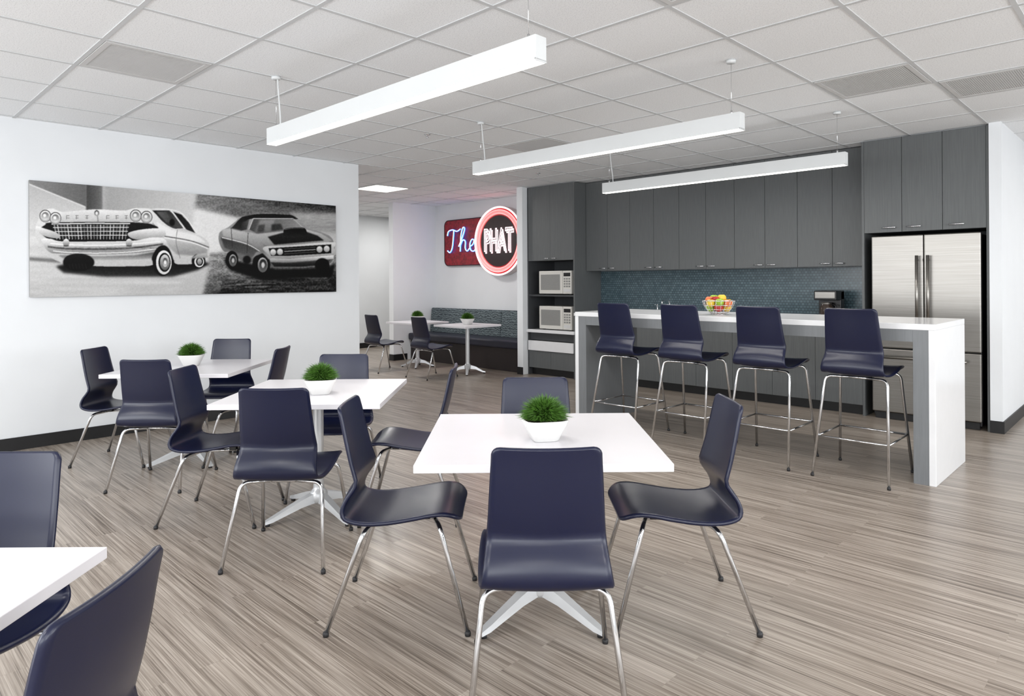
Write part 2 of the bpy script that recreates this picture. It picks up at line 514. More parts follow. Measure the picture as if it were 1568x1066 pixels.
window_wall('wall_front', 'y', YS, XL-.12, XE, [(-6.2, -2.4), (-1.4, 3.2)], .75, 2.45)
def bb(name, lo, hi): 
    mb = MB(); mb.box(lo, hi, M_black, .002); mb.obj(name)
bb('baseboard_left', (XL, YS, 0), (XL+.012, 4.34, .105))
bb('baseboard_left_end', (XL-.12, 4.34, 0), (XL+.012, 4.352, .105))
bb('baseboard_hall', (XW, 3.32, 0), (XW+.012, YN, .105))
bb('baseboard_alcove', (-9.5, 6.81, 0), (-9.488, 7.09, .105))
bb('baseboard_alcove_end', (-9.62, 6.798, 0), (-9.488, 6.81, .105))
bb('baseboard_partition', (-6.80, 7.038, 0), (-6.69, 7.05, .105))
bb('baseboard_stub', (-1.15, 7.118, 0), (-1.048, 7.13, .105))
bb('baseboard_stub_side', (-1.06, 7.13, 0), (-1.048, YN, .105))

# ------------------------------------------------------------------ kitchen
KX0, KX1, KY = -5.81, -2.167, 7.15
def pull(mb, x0, x1, y, z):
    mb.tube([(x0, y-.022, z), (x1, y-.022, z)], .006, M_chrome, 8)
    for x in (x0+.01, x1-.01): mb.tube([(x, y+.001, z), (x, y-.022, z)], .004, M_chrome, 8)
mb = MB()
mb.box((KX0+.002, 7.422, 1.48), (KX1-.024, 7.748, 2.69), M_cabd)
w = (KX1-KX0-.004-.02)/10
for i in range(10):
    x0 = KX0+.002+i*w
    mb.box((x0+.002, 7.40, 1.478), (x0+w-.002, 7.421, 2.688), M_cab, .001)
    if i % 2 == 0: pull(mb, x0+w-.125, x0+w-.02, 7.40, 1.51)
    else: pull(mb, x0+.02, x0+.125, 7.40, 1.51)
mb.obj('upper_kitchen_cabinets')
mb = MB()
mb.box((KX0+.002, 7.172, .10), (KX1-.024, 7.733, .868), M_cabd)
mb.box((KX0+.002, 7.23, 0), (KX1-.024, 7.73, .10), M_black)
w = (KX1-KX0-.024)/8
for i in range(8):
    x0 = KX0+.002+i*w
    mb.box((x0+.0015, 7.15, .105), (x0+w-.0015, 7.171, .865), M_cab, .001)
mb.box((KX0+.002, 7.12, .87), (KX1-.024, 7.733, .91), M_white, .003)
mb.obj('base_kitchen_cabinets')
mb = MB(); mb.box((KX0+.002, 7.735, .912), (KX1-.024, 7.749, 1.476), M_splash); mb.obj('backsplash_tile')
mb = MB()
mb.lathe([(.001, 0), (.028, 0), (.026, .012), (.016, .02), (.014, .09), (.001, .09)], M_chrome, 20)
mb.tube(fillet([(0, 0, .08), (0, 0, .18), (0, -.17, .175), (0, -.18, .13)], .06), .010, M_chrome, 12)
mb.tube([(0, 0, .06), (.07, -.01, .11)], .007, M_chrome, 10)
mb.lathe([(.001, 0), (.018, 0), (.016, .01), (.008, .02), (.008, .11), (.012, .12), (.001, .125)], M_chrome, 16, Matrix.Translation((-.18, 0, 0)))
mb.tube([(-.18, 0, .115), (-.18, -.06, .12)], .005, M_chrome, 8)
mb.obj('kitchen_faucet', (-4.62, 7.60, .911))
mb = MB()
mb.box((KX1-.022, KY, 0), (KX1, 7.748, 2.69), M_cab, .001)
mb.box((-1.173, KY, 0), (-1.152, 7.748, 2.69), M_cab, .001)
mb.box((KX1+.001, KY+.022, 1.79), (-1.174, 7.747, 2.689), M_cabd)
mb.box((KX1+.001, 7.70, 0), (-1.174, 7.747, 1.789), M_cabd)
w = (-1.173-KX1)/3
for i in range(3):
    x0 = KX1+i*w
    mb.box((x0+.002, KY, 1.792), (x0+w-.002, KY+.021, 2.688), M_cab, .001)
pull(mb, KX1+w-.17, KX1+w-.05, KY, 1.835); pull(mb, KX1+w*2-.29, KX1+w*2-.17, KY, 1.835); pull(mb, KX1+w*2+.05, KX1+w*2+.17, KY, 1.835)
mb.obj('tall_fridge_cabinet')
mb = MB()
fx0, fx1 = -2.098, -1.212; fm = (fx0+fx1)/2; fy = 7.13
mb.box((fx0+.005, fy+.05, .03), (fx1-.005, 7.69, 1.74), M_dark, .004)
mb.box((fx0, fy, .685), (fm-.003, fy+.055, 1.755), M_steel, .010, seg=3)
mb.box((fm+.003, fy, .685), (fx1, fy+.055, 1.755), M_steel, .010, seg=3)
mb.box((fx0, fy, .07), (fx1, fy+.055, .677), M_steel, .010, seg=3)
mb.box((fx0+.02, fy+.03, .0), (fx1-.02, fy+.10, .065), M_dark, .003)
for x in (fm-.045, fm+.045):
    mb.tube([(x, fy-.05, .80), (x, fy-.05, 1.56)], .013, M_steel, 14)
    for z in (.84, 1.52): mb.tube([(x, fy+.002, z), (x, fy-.05, z)], .009, M_steel, 10)
mb.tube([(fx0+.10, fy-.05, .60), (fx1-.10, fy-.05, .60)], .013, M_steel, 14)
for x in (fx0+.14, fx1-.14): mb.tube([(x, fy+.002, .60), (x, fy-.05, .60)], .009, M_steel, 10)
mb.obj('refrigerator')
mb = MB(); tx0, tx1 = -6.687, KX0-.002
mb.box((tx0+.023, KY+.022, 1.63), (tx1-.023, 7.719, 2.688), M_cabd)
mb.box((tx1-.022, KY, 0.0), (tx1, 7.748, 2.69), M_cab, .001)
mb.box((tx0, KY, 0.0), (tx0+.022, 7.748, 2.69), M_cabd, .001)
mb.box((tx0+.023, 7.72, 0.0), (tx1-.023, 7.747, 1.63), M_cabd)
tm = (tx0+tx1)/2
mb.box((tx0+.023, KY-.001, 1.632), (tm-.001, KY+.021, 2.688), M_cab, .001)
mb.box((tm+.001, KY-.001, 1.632), (tx1-.023, KY+.021, 2.688), M_cab, .001)
pull(mb, tm-.115, tm-.02, KY, 1.66); pull(mb, tm+.02, tm+.115, KY, 1.66)
mb.box((tx0+.023, KY+.005, 1.125), (tx1-.023, 7.719, 1.150), M_cabd, .001)
mb.box((tx0+.023, KY-.03, .612), (tx1-.023, 7.719, .652), M_white, .002)
mb.box((tx0, KY-.032, .610), (tx1, KY-.001, .654), M_white, .002)
mb.box((tx0+.023, KY+.03, .50), (tx1-.023, 7.719, .609), M_cabd)
mb.box((tx0+.023, KY-.02, .352), (tx1-.023, KY+.029, .492), M_white, .003)
mb.box((tx0+.023, KY+.05, .10), (tx1-.023, 7.719, .35), M_cabd)
mb.box((tx0+.023, KY, .105), (tm-.001, KY+.021, .345), M_cab, .001)
mb.box((tm+.001, KY, .105), (tx1-.023, KY+.021, .345), M_cab, .001)
mb.box((tx0+.023, KY+.07, 0), (tx1-.023, KY+.12, .099), M_black)
mb.obj('microwave_cabinet')
mw = MB()
mw.box((-.30, .02, .012), (.30, .42, .335), M_mw, .008)
mw.box((-.30, 0, .012), (.135, .025, .335), M_mw, .008)
mw.box((.14, 0, .012), (.30, .025, .335), M_mw, .008)
mw.box((-.265, -.002, .065), (.095, .004, .285), M_mwg, .002)
mw.box((.16, -.002, .255), (.28, .003, .305), M_dark, .001)
for i in range(4):
    for j in range(3): mw.box((.163+j*.042, -.003, .105+i*.035), (.193+j*.042, .002, .128+i*.035), M_mwg, .001)
mw.box((.16, -.003, .04), (.28, .003, .08), M_vent, .002)
for x in (-.25, .25):
    for y in (.05, .36): mw.box((x-.015, y-.015, 0), (x+.015, y+.015, .013), M_dark)
me = mw.mesh('microwave_mesh')
place(me, 'microwave_oven', (-6.20, 7.19, 1.1505)); place(me, 'microwave_oven', (-6.20, 7.19, .6525))

# coffee maker
mb = MB()
mb.box((-.115, -.12, 0), (.115, .12, .03), M_dark, .006)
mb.box((-.115, .02, .03), (.115, .12, .31), M_dark, .008)
mb.box((-.115, -.12, .215), (.115, .12, .315), M_dark, .010)
mb.box((-.10, -.124, .235), (.10, -.118, .30), M_steel, .002)
mb.lathe([(.001, .032), (.06, .032), (.072, .08), (.068, .14), (.048, .175), (.05, .19), (.001, .19)], M_glass, 24, Matrix.Translation((-.01, -.045, 0)))
mb.lathe([(.052, .172), (.053, .188)], M_steel, 24, Matrix.Translation((-.01, -.045, 0)))
mb.tube(fillet([(.05, -.06, .17), (.10, -.09, .16), (.10, -.09, .08), (.06, -.07, .07)], .02), .007, M_dark, 8)
mb.obj('coffee_maker', (-2.61, 7.46, .9105))

# ------------------------------------------------------------------ bar island
mb = MB(); bx0, bx1, by0, by1 = -4.08, -1.10, 5.02, 5.87
mb.box((bx0, by0, 1.01), (bx1, by1, 1.05), M_white, .003)
mb.box((bx0, by0, 0), (bx0+.04, by1, 1.01), M_white, .003)
mb.box((bx1-.04, by0, 0), (bx1, by1, 1.01), M_white, .003)
mb.box((bx0+.04, by0+.002, 0), (bx0+.13, by1-.002, 1.01), M_bar, .001)
mb.box((bx1-.13, by0+.002, 0), (bx1-.04, by1-.002, 1.01), M_bar, .001)
mb.box((bx0+.13, by0+.002, .93), (bx1-.13, by1-.002, 1.01), M_bar, .001)
mb.obj('bar_island')

# fruit bowl
mb = MB()
M_wire = M_chrome
def ring(r, z, tr): mb.tube([(r*math.cos(a*math.pi/16), r*math.sin(a*math.pi/16), z) for a in range(32)], tr, M_wire, 8, closed=True)
ring(.055, .004, .004); ring(.135, .12, .004); ring(.10, .045, .0022); ring(.122, .08, .0022)
for i in range(20):
    a = i*math.pi/10
    mb.tube([(r*math.cos(a), r*math.sin(a), z) for r, z in ((.055, .004), (.082, .022), (.10, .045), (.122, .08), (.135, .12))], .0018, M_wire, 6)
cols = [mat('apple_green', (140, 175, 40), .3, var=(.15, (20, 20, 20))), mat('apple_red', (170, 34, 30), .3, var=(.3, (20, 20, 20))),
        mat('lemon_yellow', (225, 190, 60), .4, var=(.1, (20, 20, 20))), mat('peach_orange', (215, 115, 70), .45, var=(.25, (20, 20, 20)))]
def fruit(x, y, z, r, m):
    prof = []
    for i in range(13):
        t = i/12; a = -math.pi/2+t*math.pi
        rr = r*math.cos(a)*(1+.04*math.sin(a)); zz = r*math.sin(a)*.95
        if t > .82: zz -= r*.25*(t-.82)/.18
        if t < .1: zz += r*.1*(.1-t)/.1
        prof.append((max(rr, .0005), zz))
    mb.lathe(prof, m, 18, Matrix.Translation((x, y, z)))
    mb.tube([(x, y, z+r*.68), (x+.003, y, z+r*1.05)], .0018, M_soil, 6)
for (x, y, z, r, c) in [(-.055, -.03, .06, .038, 0), (.03, -.055, .06, .038, 1), (.06, .03, .06, .038, 2), (-.02, .055, .06, .038, 3),
                        (-.085, .03, .098, .037, 1), (-.03, -.08, .10, .037, 2), (.045, -.07, .108, .036, 0), (.09, -.01, .10, .036, 3), (.05, .07, .10, .037, 0),
                        (-.04, .0, .135, .039, 0), (.03, .0, .14, .037, 2), (-.005, -.045, .128, .033, 1), (-.06, -.045, .125, .035, 3)]:
    fruit(x, y, z, r, cols[c])
mb.obj('fruit_bowl', (-2.77, 5.34, 1.0505))

# ------------------------------------------------------------------ banquette
mb = MB(); qx0, qx1 = -9.485, -6.803
mb.box((qx0, 7.16, 0), (qx1, 7.745, .34), M_base, .004)
mb.box((qx0, 7.10, .34), (qx1, 7.66, .46), M_vinyl, .03, seg=4)
for i in range(3):
    x0 = qx0+(qx1-qx0)*i/3; x1 = qx0+(qx1-qx0)*(i+1)/3
    R = Matrix.Translation((0, 7.62, .45)) @ Matrix.Rotation(D(-6), 4, 'X') @ Matrix.Translation((0, -7.62, -.45))
    mb.box((x0+.002, 7.57, .44), (x1-.002, 7.68, .88), M_uph, .03, M=R, seg=4)
mb.obj('banquette_bench')

# ------------------------------------------------------------------ pendants
def pendant(y):
    mb = MB(); x0, x1 = -4.27, -1.87; z0, z1 = 2.258, 2.365; h = .034
    mb.box((x0, y-h, z0+.004), (x1, y+h, z1), M_fix, .001)
    mb.box((x0, y-h, z0), (x0+.004, y+h, z0+.01), M_fix); mb.box((x1-.004, y-h, z0), (x1, y+h, z0+.01), M_fix)
    mb.box((x0+.006, y-h+.003, z0+.0005), (x1-.006, y+h-.003, z0+.004), M_led)
    for x in (x0+.07, x1-.07):
        mb.tube([(x, y, z1-.002), (x, y, CEIL-.015)], .0015, M_chrome, 6)
        mb.lathe([(.001, 0), (.028, 0), (.030, .016), (.001, .016)], M_fix, 18, Matrix.Translation((x, y, CEIL-.020)))
        mb.lathe([(.001, 0), (.007, 0), (.006, .025), (.001, .025)], M_chrome, 12, Matrix.Translation((x, y, z1-.001)))
    pts = catmull([(x0+.07, y+.01, CEIL-.01), (x0+.085, y+.012, 2.55), (x0+.10, y+.012, 2.45), (x0+.11, y+.01, z1-.003)], 6)
    mb.tube(pts, .005, M_fix, 8)
    mb.obj('linear_pendant_light')
    ld = bpy.data.lights.new('pendant_lamp', 'AREA'); ld.shape = 'RECTANGLE'; ld.size = 2.36; ld.size_y = .05
    ld.energy = 17; ld.color = (1, .97, .93)
    lo = bpy.data.objects.new('pendant_lamp', ld); lo.location = ((x0+x1)/2, y, z0-.004); scene.collection.objects.link(lo)
for y in (2.09, 3.92, 5.75): pendant(y)

def vent(x, y):
    mb = MB(); h = .288; zt = CEIL-.001
    for (a, b, c, d) in ((-h, -h, h, -h+.03), (-h, h-.03, h, h), (-h, -h+.03, -h+.03, h-.03), (h-.03, -h+.03, h, h-.03)):
        mb.box((a, b, -.006), (c, d, 0), M_vent)
    mb.box((-h+.03, -h+.03, -.0025), (h-.03, h-.03, 0), M_ventd)
    n = 40
    for i in range(n):
        p = -h+.035+i*(2*h-.07)/n
        mb.box((p, -h+.03, -.004), (p+.006, h-.03, -.002), M_vent)
    mb.obj('ceiling_air_vent', (x, y, zt))
for (x, y) in ((-4.52, 1.40), (-1.47, 5.06), (-.86, 5.67), (-1.47, 2.62), (-4.52, 5.06)): vent(x, y)
def troffer(x, y, w=.29, e=None):
    mb = MB()
    mb.box((-w, -.29, -.008), (w, .29, -.001), M_fix, .001)
    mb.box((-w+.02, -.27, -.011), (w-.02, .27, -.008), M_panel)
    mb.obj('ceiling_light_panel', (x, y, CEIL-.0005))
    ld = bpy.data.lights.new('troffer_lamp', 'AREA'); ld.shape = 'SQUARE'; ld.size = .55; ld.energy = e or 20; ld.color = (1, .98, .95)
    lo = bpy.data.objects.new('troffer_lamp', ld); lo.location = (x, y, CEIL-.03); scene.collection.objects.link(lo)
troffer(-8.18, 5.67, e=28); troffer(-10.62, 8.11, e=24); troffer(-10.62, 5.06, e=28)  # first is the real hall panel; other two unseen, added to light the hall
troffer(.97, 8.72, e=30)  # unseen panel added to light the passage beyond the stub wall
for (x, y) in ((-4.52, -1.65), (-1.47, -1.65), (1.58, -1.65), (1.58, 1.40), (2.19, 4.45)): troffer(x, y, e=24)  # added panels outside the view, there only to light the room
mb = MB(); mb.lathe([(.001, -.03), (.012, -.03), (.012, -.02), (.006, -.018), (.006, -.006), (.03, -.004), (.03, 0), (.001, 0)], M_chrome, 16)
me = mb.mesh('sprinkler_mesh')
for (x, y) in ((-4.9, 3.9), (-5.7, 6.3)): place(me, 'ceiling_sprinkler', (x, y, CEIL-.0005))

# ------------------------------------------------------------------ canvas print (greys computed in code, stored as colour attribute)
PY0, PY1, PZ0, PZ1 = 1.19, 4.02, 1.24, 2.20
XF = XL+.036
SS = 2.5; AX, AY, AW, AH = 40, 268, 478, 194
IW, IH = int(AW*SS), int(AH*SS)
rng = np.random.RandomState(5)
gx, gy = np.meshgrid(AX+(np.arange(IW)+.5)/SS, AY+(np.arange(IH)+.5)/SS)
def blur(a, s):
    s = s*SS
    if s < .3: return a
    k = int(max(1, round(s*2.5))); w = np.exp(-(np.arange(-k, k+1)**2)/(2*s*s)); w /= w.sum()
    p = np.pad(a, ((k, k), (0, 0)), 'edge'); o = np.zeros_like(a)
    for i in range(2*k+1): o += w[i]*p[i:i+a.shape[0], :]
    p = np.pad(o, ((0, 0), (k, k)), 'edge'); o2 = np.zeros_like(a)
    for i in range(2*k+1): o2 += w[i]*p[:, i:i+a.shape[1]]
    return o2
def noise(nx, ny):
    g = rng.rand(ny+2, nx+2)
    xs = np.linspace(0, nx, IW); ys = np.linspace(0, ny, IH)
    xi = xs.astype(int); yi = ys.astype(int); fx = xs-xi; fy = ys-yi
    fx = fx*fx*(3-2*fx); fy = fy*fy*(3-2*fy)
    a = g[yi][:, xi]; b = g[yi][:, xi+1]; c = g[yi+1][:, xi]; d = g[yi+1][:, xi+1]
    return (a*(1-fx)+b*fx)*(1-fy)[:, None]+(c*(1-fx)+d*fx)*fy[:, None]
IMG = np.full((IH, IW), 200.0)
def smoothpts(pts, per=5):
    n = len(pts); out = []
    for i in range(n):
        p0, p1, p2, p3 = [np.array(pts[(i+j) % n], float) for j in (-1, 0, 1, 2)]
        for k in range(per):
            t = k/per
            out.append(tuple(.5*((2*p1)+(p2-p0)*t+(2*p0-5*p1+4*p2-p3)*t*t+(3*p1-p0-3*p2+p3)*t**3)))
    return out
def draw(pts, v0, v1=None, ang=90, b=.35, al=1.0, sm=False, nz=None):
    if sm: pts = smoothpts(pts)
    mg = 4*b+2
    x0 = int(max(0, (min(p[0] for p in pts)-mg-AX)*SS)); x1 = int(min(IW, (max(p[0] for p in pts)+mg-AX)*SS+1))
    y0 = int(max(0, (min(p[1] for p in pts)-mg-AY)*SS)); y1 = int(min(IH, (max(p[1] for p in pts)+mg-AY)*SS+1))
    if x1 <= x0+1 or y1 <= y0+1: return
    X = gx[y0:y1, x0:x1]; Y = gy[y0:y1, x0:x1]
    m = np.zeros(X.shape, bool); n = len(pts)
    for i in range(n):
        ax, ay = pts[i]; bx_, by_ = pts[(i+1) % n]
        if ay == by_: continue
        m ^= ((ay > Y) != (by_ > Y)) & (X < (bx_-ax)*(Y-ay)/(by_-ay)+ax)
    m = blur(m.astype(float), b)*al
    if v1 is None: val = np.full_like(X, float(v0))
    else:
        dx, dy = math.cos(math.radians(ang)), math.sin(math.radians(ang))
        pr = [p[0]*dx+p[1]*dy for p in pts]; a0, a1 = min(pr), max(pr)
        t = np.clip((X*dx+Y*dy-a0)/(a1-a0+1e-6), 0, 1); val = v0+(v1-v0)*t
    if nz is not None: val = val+nz[y0:y1, x0:x1]
    IMG[y0:y1, x0:x1] = IMG[y0:y1, x0:x1]*(1-m)+val*m
def ell(cx, cy, rx, ry, v0, v1=None, ang=90, b=.3, al=1):
    draw([(cx+rx*math.cos(2*math.pi*i/32), cy+ry*math.sin(2*math.pi*i/32)) for i in range(32)], v0, v1, ang, b, al)
def line(pts, w, v, b=.3, al=1.0):
    for i in range(len(pts)-1):
        (x0, y0), (x1, y1) = pts[i], pts[i+1]; d = math.hypot(x1-x0, y1-y0) or 1
        nx, ny = -(y1-y0)/d*w/2, (x1-x0)/d*w/2
        draw([(x0+nx, y0+ny), (x1+nx, y1+ny), (x1-nx, y1-ny), (x0-nx, y0-ny)], v, b=b, al=al)
def curve(pts, w, v, b=.3, al=1.0):
    P = catmull([(p[0], p[1], 0) for p in pts], 5); line([(p.x, p.y) for p in P], w, v, b, al)
NA = (noise(24, 60)-.5); NBs = (noise(60, 110)-.5); NC = (noise(8, 40)-.5); NF = (noise(240, 130)-.5)
# backgrounds
draw([(40, 268), (312, 268), (312, 350), (40, 350)], 196, 214, 0, nz=NC*10)
draw([(40, 268), (131, 268), (131, 318), (40, 281)], 150, 116, 0, b=.8)
draw([(40, 281), (131, 318), (131, 352), (40, 352)], 192, 220, 90, b=.8)
line([(40, 281), (131, 318)], 1.6, 232, b=.6)
draw([(131, 268), (156, 268), (156, 330), (131, 326)], 84, 120, 0, b=1.0)
draw([(158, 268), (300, 268), (300, 330), (158, 330)], 170, 222, 0, b=5, al=.9)
draw([(306, 268), (525, 268), (525, 352), (420, 344), (296, 322)], 140, 96, 0, b=2.5, nz=NA*26+NF*30)
draw([(330, 268), (525, 268), (525, 326), (430, 318), (344, 300)], 100, 62, 0, b=3, nz=NBs*36+NF*36)
draw([(440, 326), (525, 328), (525, 358), (470, 354)], 186, 160, 90, b=2.5, nz=NBs*20)
# ground
draw([(40, 352), (320, 350), (320, 470), (40, 470)], 222, 192, 90, b=3, nz=NC*16)
draw([(40, 394), (92, 397), (92, 403), (40, 399)], 110, b=1.2, al=.8)
draw([(296, 318), (380, 340), (350, 368), (326, 398), (300, 420), (290, 360)], 240, 226, 90, b=3)
draw([(318, 388), (525, 384), (525, 470), (306, 470)], 160, 70, 90, b=3, nz=NA*44+NF*44)
draw([(322, 470), (340, 432), (400, 424), (525, 416), (525, 470)], 60, 28, 90, b=3, nz=NA*60+NF*50)
for i in range(22):
    x = 330+rng.rand()*150; y = 414+rng.rand()*34; l = 8+rng.rand()*34
    line([(x, y), (x+l, y-2+rng.rand()*3)], .7+rng.rand()*1.0, 120+rng.rand()*100, b=.6, al=.6)
draw([(300, 404), (322, 398), (312, 430), (296, 470), (250, 470), (280, 430)], 206, 186, 90, b=4)
# --- white sedan
draw([(84, 408), (120, 400), (300, 398), (320, 404), (300, 414), (262, 424), (160, 424), (96, 418)], 16, 60, 90, b=1.8)
draw([(202, 324), (214, 320.5), (240, 319.5), (262, 321), (282, 330), (300, 358), (270, 358), (232, 342)], 226, 206, 0)
draw([(228, 323), (258, 323), (270, 334), (280, 350), (262, 351), (246, 340)], 36, 90, 0)
draw([(238, 325), (254, 325), (262, 340), (254, 342)], 140, 84, 0, b=.8, al=.7)
ell(262, 341, 4, 5, 22, b=.8)
draw([(264, 325), (276, 329), (288, 342), (297, 357), (284, 352)], 26, 60, 0)
curve([(260, 322), (268, 333), (281, 351)], 1.8, 236); curve([(236, 320.5), (262, 322), (280, 330), (299, 357)], 1.4, 248)
body = [(53, 352), (57, 338), (62, 328), (68, 322), (80, 320), (94, 325), (120, 323), (150, 321), (188, 323), (204, 319.5), (226, 320), (236, 327), (248, 340), (264, 350), (296, 358), (312, 366), (319, 377), (317, 393), (306, 399), (296, 404), (270, 405), (262, 398), (250, 384), (238, 392), (232, 406), (200, 408), (150, 408), (100, 404), (76, 394), (66, 380), (56, 368)]
draw(body, 238, 200, 90, b=.4, sm=True)
draw([(94, 327), (120, 325), (150, 323), (188, 325), (200, 330), (200, 340), (92, 341)], 244, 196, 90, b=.8)
draw([(100, 326), (146, 323), (146, 338), (98, 340)], 214, b=3, al=.5)
line([(147, 322), (149, 340)], 1.3, 140, b=.5)
draw([(238, 340), (262, 353), (300, 361), (314, 372), (300, 371), (262, 364), (244, 358)], 252, 236, 90, b=1)
draw([(250, 366), (300, 374), (316, 380), (314, 392), (300, 392), (270, 390), (258, 380)], 208, 150, 90, b=1.2)
curve([(250, 362), (290, 369), (318, 379)], 1.3, 96, b=.4); curve([(250, 364.5), (290, 371.5), (316, 381)], 1.1, 252, b=.3)
curve([(270, 352), (268, 372), (274, 396)], .8, 130, b=.4)
curve([(232, 342), (240, 352), (243, 364)], 1.2, 150, b=.5)
draw([(68, 345), (84, 341), (205, 341), (236, 346), (238, 354), (205, 371), (94, 372), (72, 366), (60, 354)], 42, 22, 90, b=.5, sm=True)
draw([(80, 344), (196, 344), (192, 367), (92, 368)], 66, 34, 90, b=.5)
for i in range(23): line([(82+i*5.05, 344.5), (86+i*4.75, 367)], 1.5, 160+45*math.sin(i*1.9), b=.25)
for i in range(3): line([(80+i*3, 349+i*6), (196-i*1.5, 348.6+i*6)], 1.1, 226, b=.25)
line([(78, 343.5), (140, 342.4), (198, 343)], 1.6, 250, b=.3)
for i, c in enumerate((103, 117, 132, 164, 178, 192)):
    line([(c-2.4, 331), (c+2.4, 331)], .8, 120); line([(c-2.4, 334.5), (c+2.4, 334.5)], .8, 130); line([(c-2+(i % 3), 331), (c-2+(i % 3), 336.5)], .8, 120)
ell(147, 327, 4, 4.5, 90, 180, b=.4); ell(147, 327, 2, 2.5, 240)
draw([(54, 347), (66, 350), (86, 357), (90, 365), (74, 364), (60, 358)], 252, 170, 90, b=.4, sm=True)
draw([(194, 358), (214, 352), (244, 350), (252, 356), (246, 364), (206, 367)], 252, 166, 90, b=.4, sm=True)
draw([(62, 368), (76, 366), (94, 370), (150, 370), (200, 369), (232, 364), (250, 366), (253, 375), (240, 384), (205, 388), (150, 390), (96, 389), (74, 386)], 254, 140, 90, b=.45, sm=True)
curve([(72, 378), (98, 381), (150, 382), (200, 380), (248, 374)], 2.4, 70, b=.7, al=.9)
curve([(76, 373), (100, 375), (150, 376), (200, 374), (244, 370)], 1.6, 255, b=.5)
curve([(80, 384.5), (104, 387), (150, 388), (200, 386), (238, 381)], 1.2, 255, b=.4)
for i in range(26): 
    x = 84+i*6; line([(x, 378.5+rng.rand()*2), (x+4+rng.rand()*4, 379.5+rng.rand()*2)], .9, 40+rng.rand()*120, b=.5, al=.7)
draw([(88, 391), (150, 393), (205, 391), (236, 386), (232, 396), (205, 398), (150, 399), (96, 397)], 84, 190, 90, b=.9)
for cx in (100, 196):
    ell(cx, 372, 5, 6, 250, 120, b=.4); line([(cx-4, 377), (cx+4, 377)], 1.2, 60)
for cx, cy in ((68.5, 331.5), (84, 335), (206.5, 331), (223, 333)):
    ell(cx, cy, 9, 9.6, 60, 150, b=.3); ell(cx, cy, 7.8, 8.4, 252, 180, b=.3); ell(cx, cy, 5.6, 6.2, 110, 235, b=.4); ell(cx-1, cy-1, 2.4, 2.6, 250, b=.5)
ell(119, 402, 24, 13, 16, b=.8); ell(118, 397, 20, 8, 36, 16, b=.8)
for i in range(6): line([(104+i*5, 404), (106+i*5, 412)], 1, 52, b=.4)
draw([(232, 400), (236, 384), (246, 376), (256, 380), (263, 396), (262, 402)], 20, b=.6, sm=True)
ell(247, 401, 15, 22, 14, 28, b=.5); ell(249, 402, 12, 18.5, 244, 220, b=.3); ell(250, 402, 9.2, 14.5, 26, b=.3); ell(250.5, 402, 7.4, 12, 225, 100, b=.4); ell(251, 402, 4, 7, 80, 220, b=.4); ell(251, 402, 1.8, 3.2, 250, b=.4)
ell(302, 400, 10.5, 11, 22, b=.5); ell(303, 401, 7.5, 8.5, 232, b=.3); ell(303.5, 401, 5.4, 6.4, 40, b=.3); ell(303.5, 401, 3.6, 4.6, 210, 120, b=.3)
draw([(290, 396), (300, 389), (314, 388), (317, 394), (306, 396)], 200, 150, 90, b=.8)
# --- dark coupe
draw([(340, 396), (380, 404), (420, 412), (500, 410), (512, 402), (506, 424), (400, 430), (350, 414)], 8, 24, 90, b=2)
coupe = [(333, 367), (335, 356), (348, 348), (358, 340), (368, 332), (386, 327.5), (412, 326.5), (438, 328), (452, 333), (466, 348), (490, 356), (505, 364), (510, 378), (508, 396), (498, 405), (460, 409), (416, 410), (404, 404), (400, 394), (390, 392), (384, 402), (366, 398), (352, 386), (342, 386), (336, 378)]
draw(coupe, 178, 104, 90, b=.45, sm=True)
draw([(356, 346), (370, 332), (388, 328), (412, 327), (440, 328.6), (452, 334), (448, 336), (386, 335), (374, 344), (366, 356), (352, 352)], 30, 62, 90, b=.5, sm=True)
curve([(370, 332), (388, 328.4), (412, 327.4), (440, 329)], .9, 150, b=.4)
draw([(386, 335.5), (446, 335.5), (462, 350), (430, 354), (392, 358), (380, 352)], 84, 160, 0, b=.5)
draw([(396, 337), (420, 337), (410, 355), (388, 357)], 190, 130, 90, b=1.5, al=.6)
draw([(414, 344), (428, 343), (432, 352), (414, 354)], 40, b=1, al=.7); draw([(394, 345), (404, 344), (402, 355), (392, 356)], 50, b=1, al=.6)
draw([(368, 341), (380, 336.5), (376, 352), (366, 354)], 52, 96, 0, b=.5)
line([(386, 335), (379, 352)], 1.6, 200); line([(386, 335), (447, 335)], .9, 200); line([(447, 335), (463, 350)], 1.0, 190)
draw([(380, 356), (392, 359), (430, 355), (464, 351), (490, 358), (506, 368), (500, 372), (410, 379), (394, 370)], 206, 146, 90, b=.6)
draw([(408, 363), (430, 357), (462, 353.5), (484, 361), (494, 368.5), (418, 375)], 52, 26, 90, b=.7)
draw([(432, 357), (436, 350.5), (462, 349), (468, 357), (466, 362), (436, 364)], 14, 46, 90, b=.4, sm=True)
curve([(434, 352), (448, 349.6), (463, 350)], .8, 140, b=.4)
draw([(338, 352), (352, 350), (384, 358), (398, 370), (404, 380), (400, 386), (380, 372), (340, 362)], 206, 130, 90, b=1)
draw([(336, 364), (380, 376), (398, 386), (386, 394), (362, 388), (342, 380)], 66, 104, 90, b=1)
curve([(338, 364), (376, 374), (400, 388)], 1.3, 228, b=.3)
line([(352, 349), (354, 380)], .8, 60, b=.4); line([(378, 357), (376, 388)], .7, 50, b=.4)
draw([(403, 378), (440, 376), (507, 371), (509, 380), (508, 392), (440, 396), (410, 396), (404, 388)], 230, 160, 90, b=.4, sm=True)
draw([(409, 380.5), (440, 378.6), (505, 374.5), (505, 388), (440, 392), (413, 392)], 14, 30, 90, b=.4)
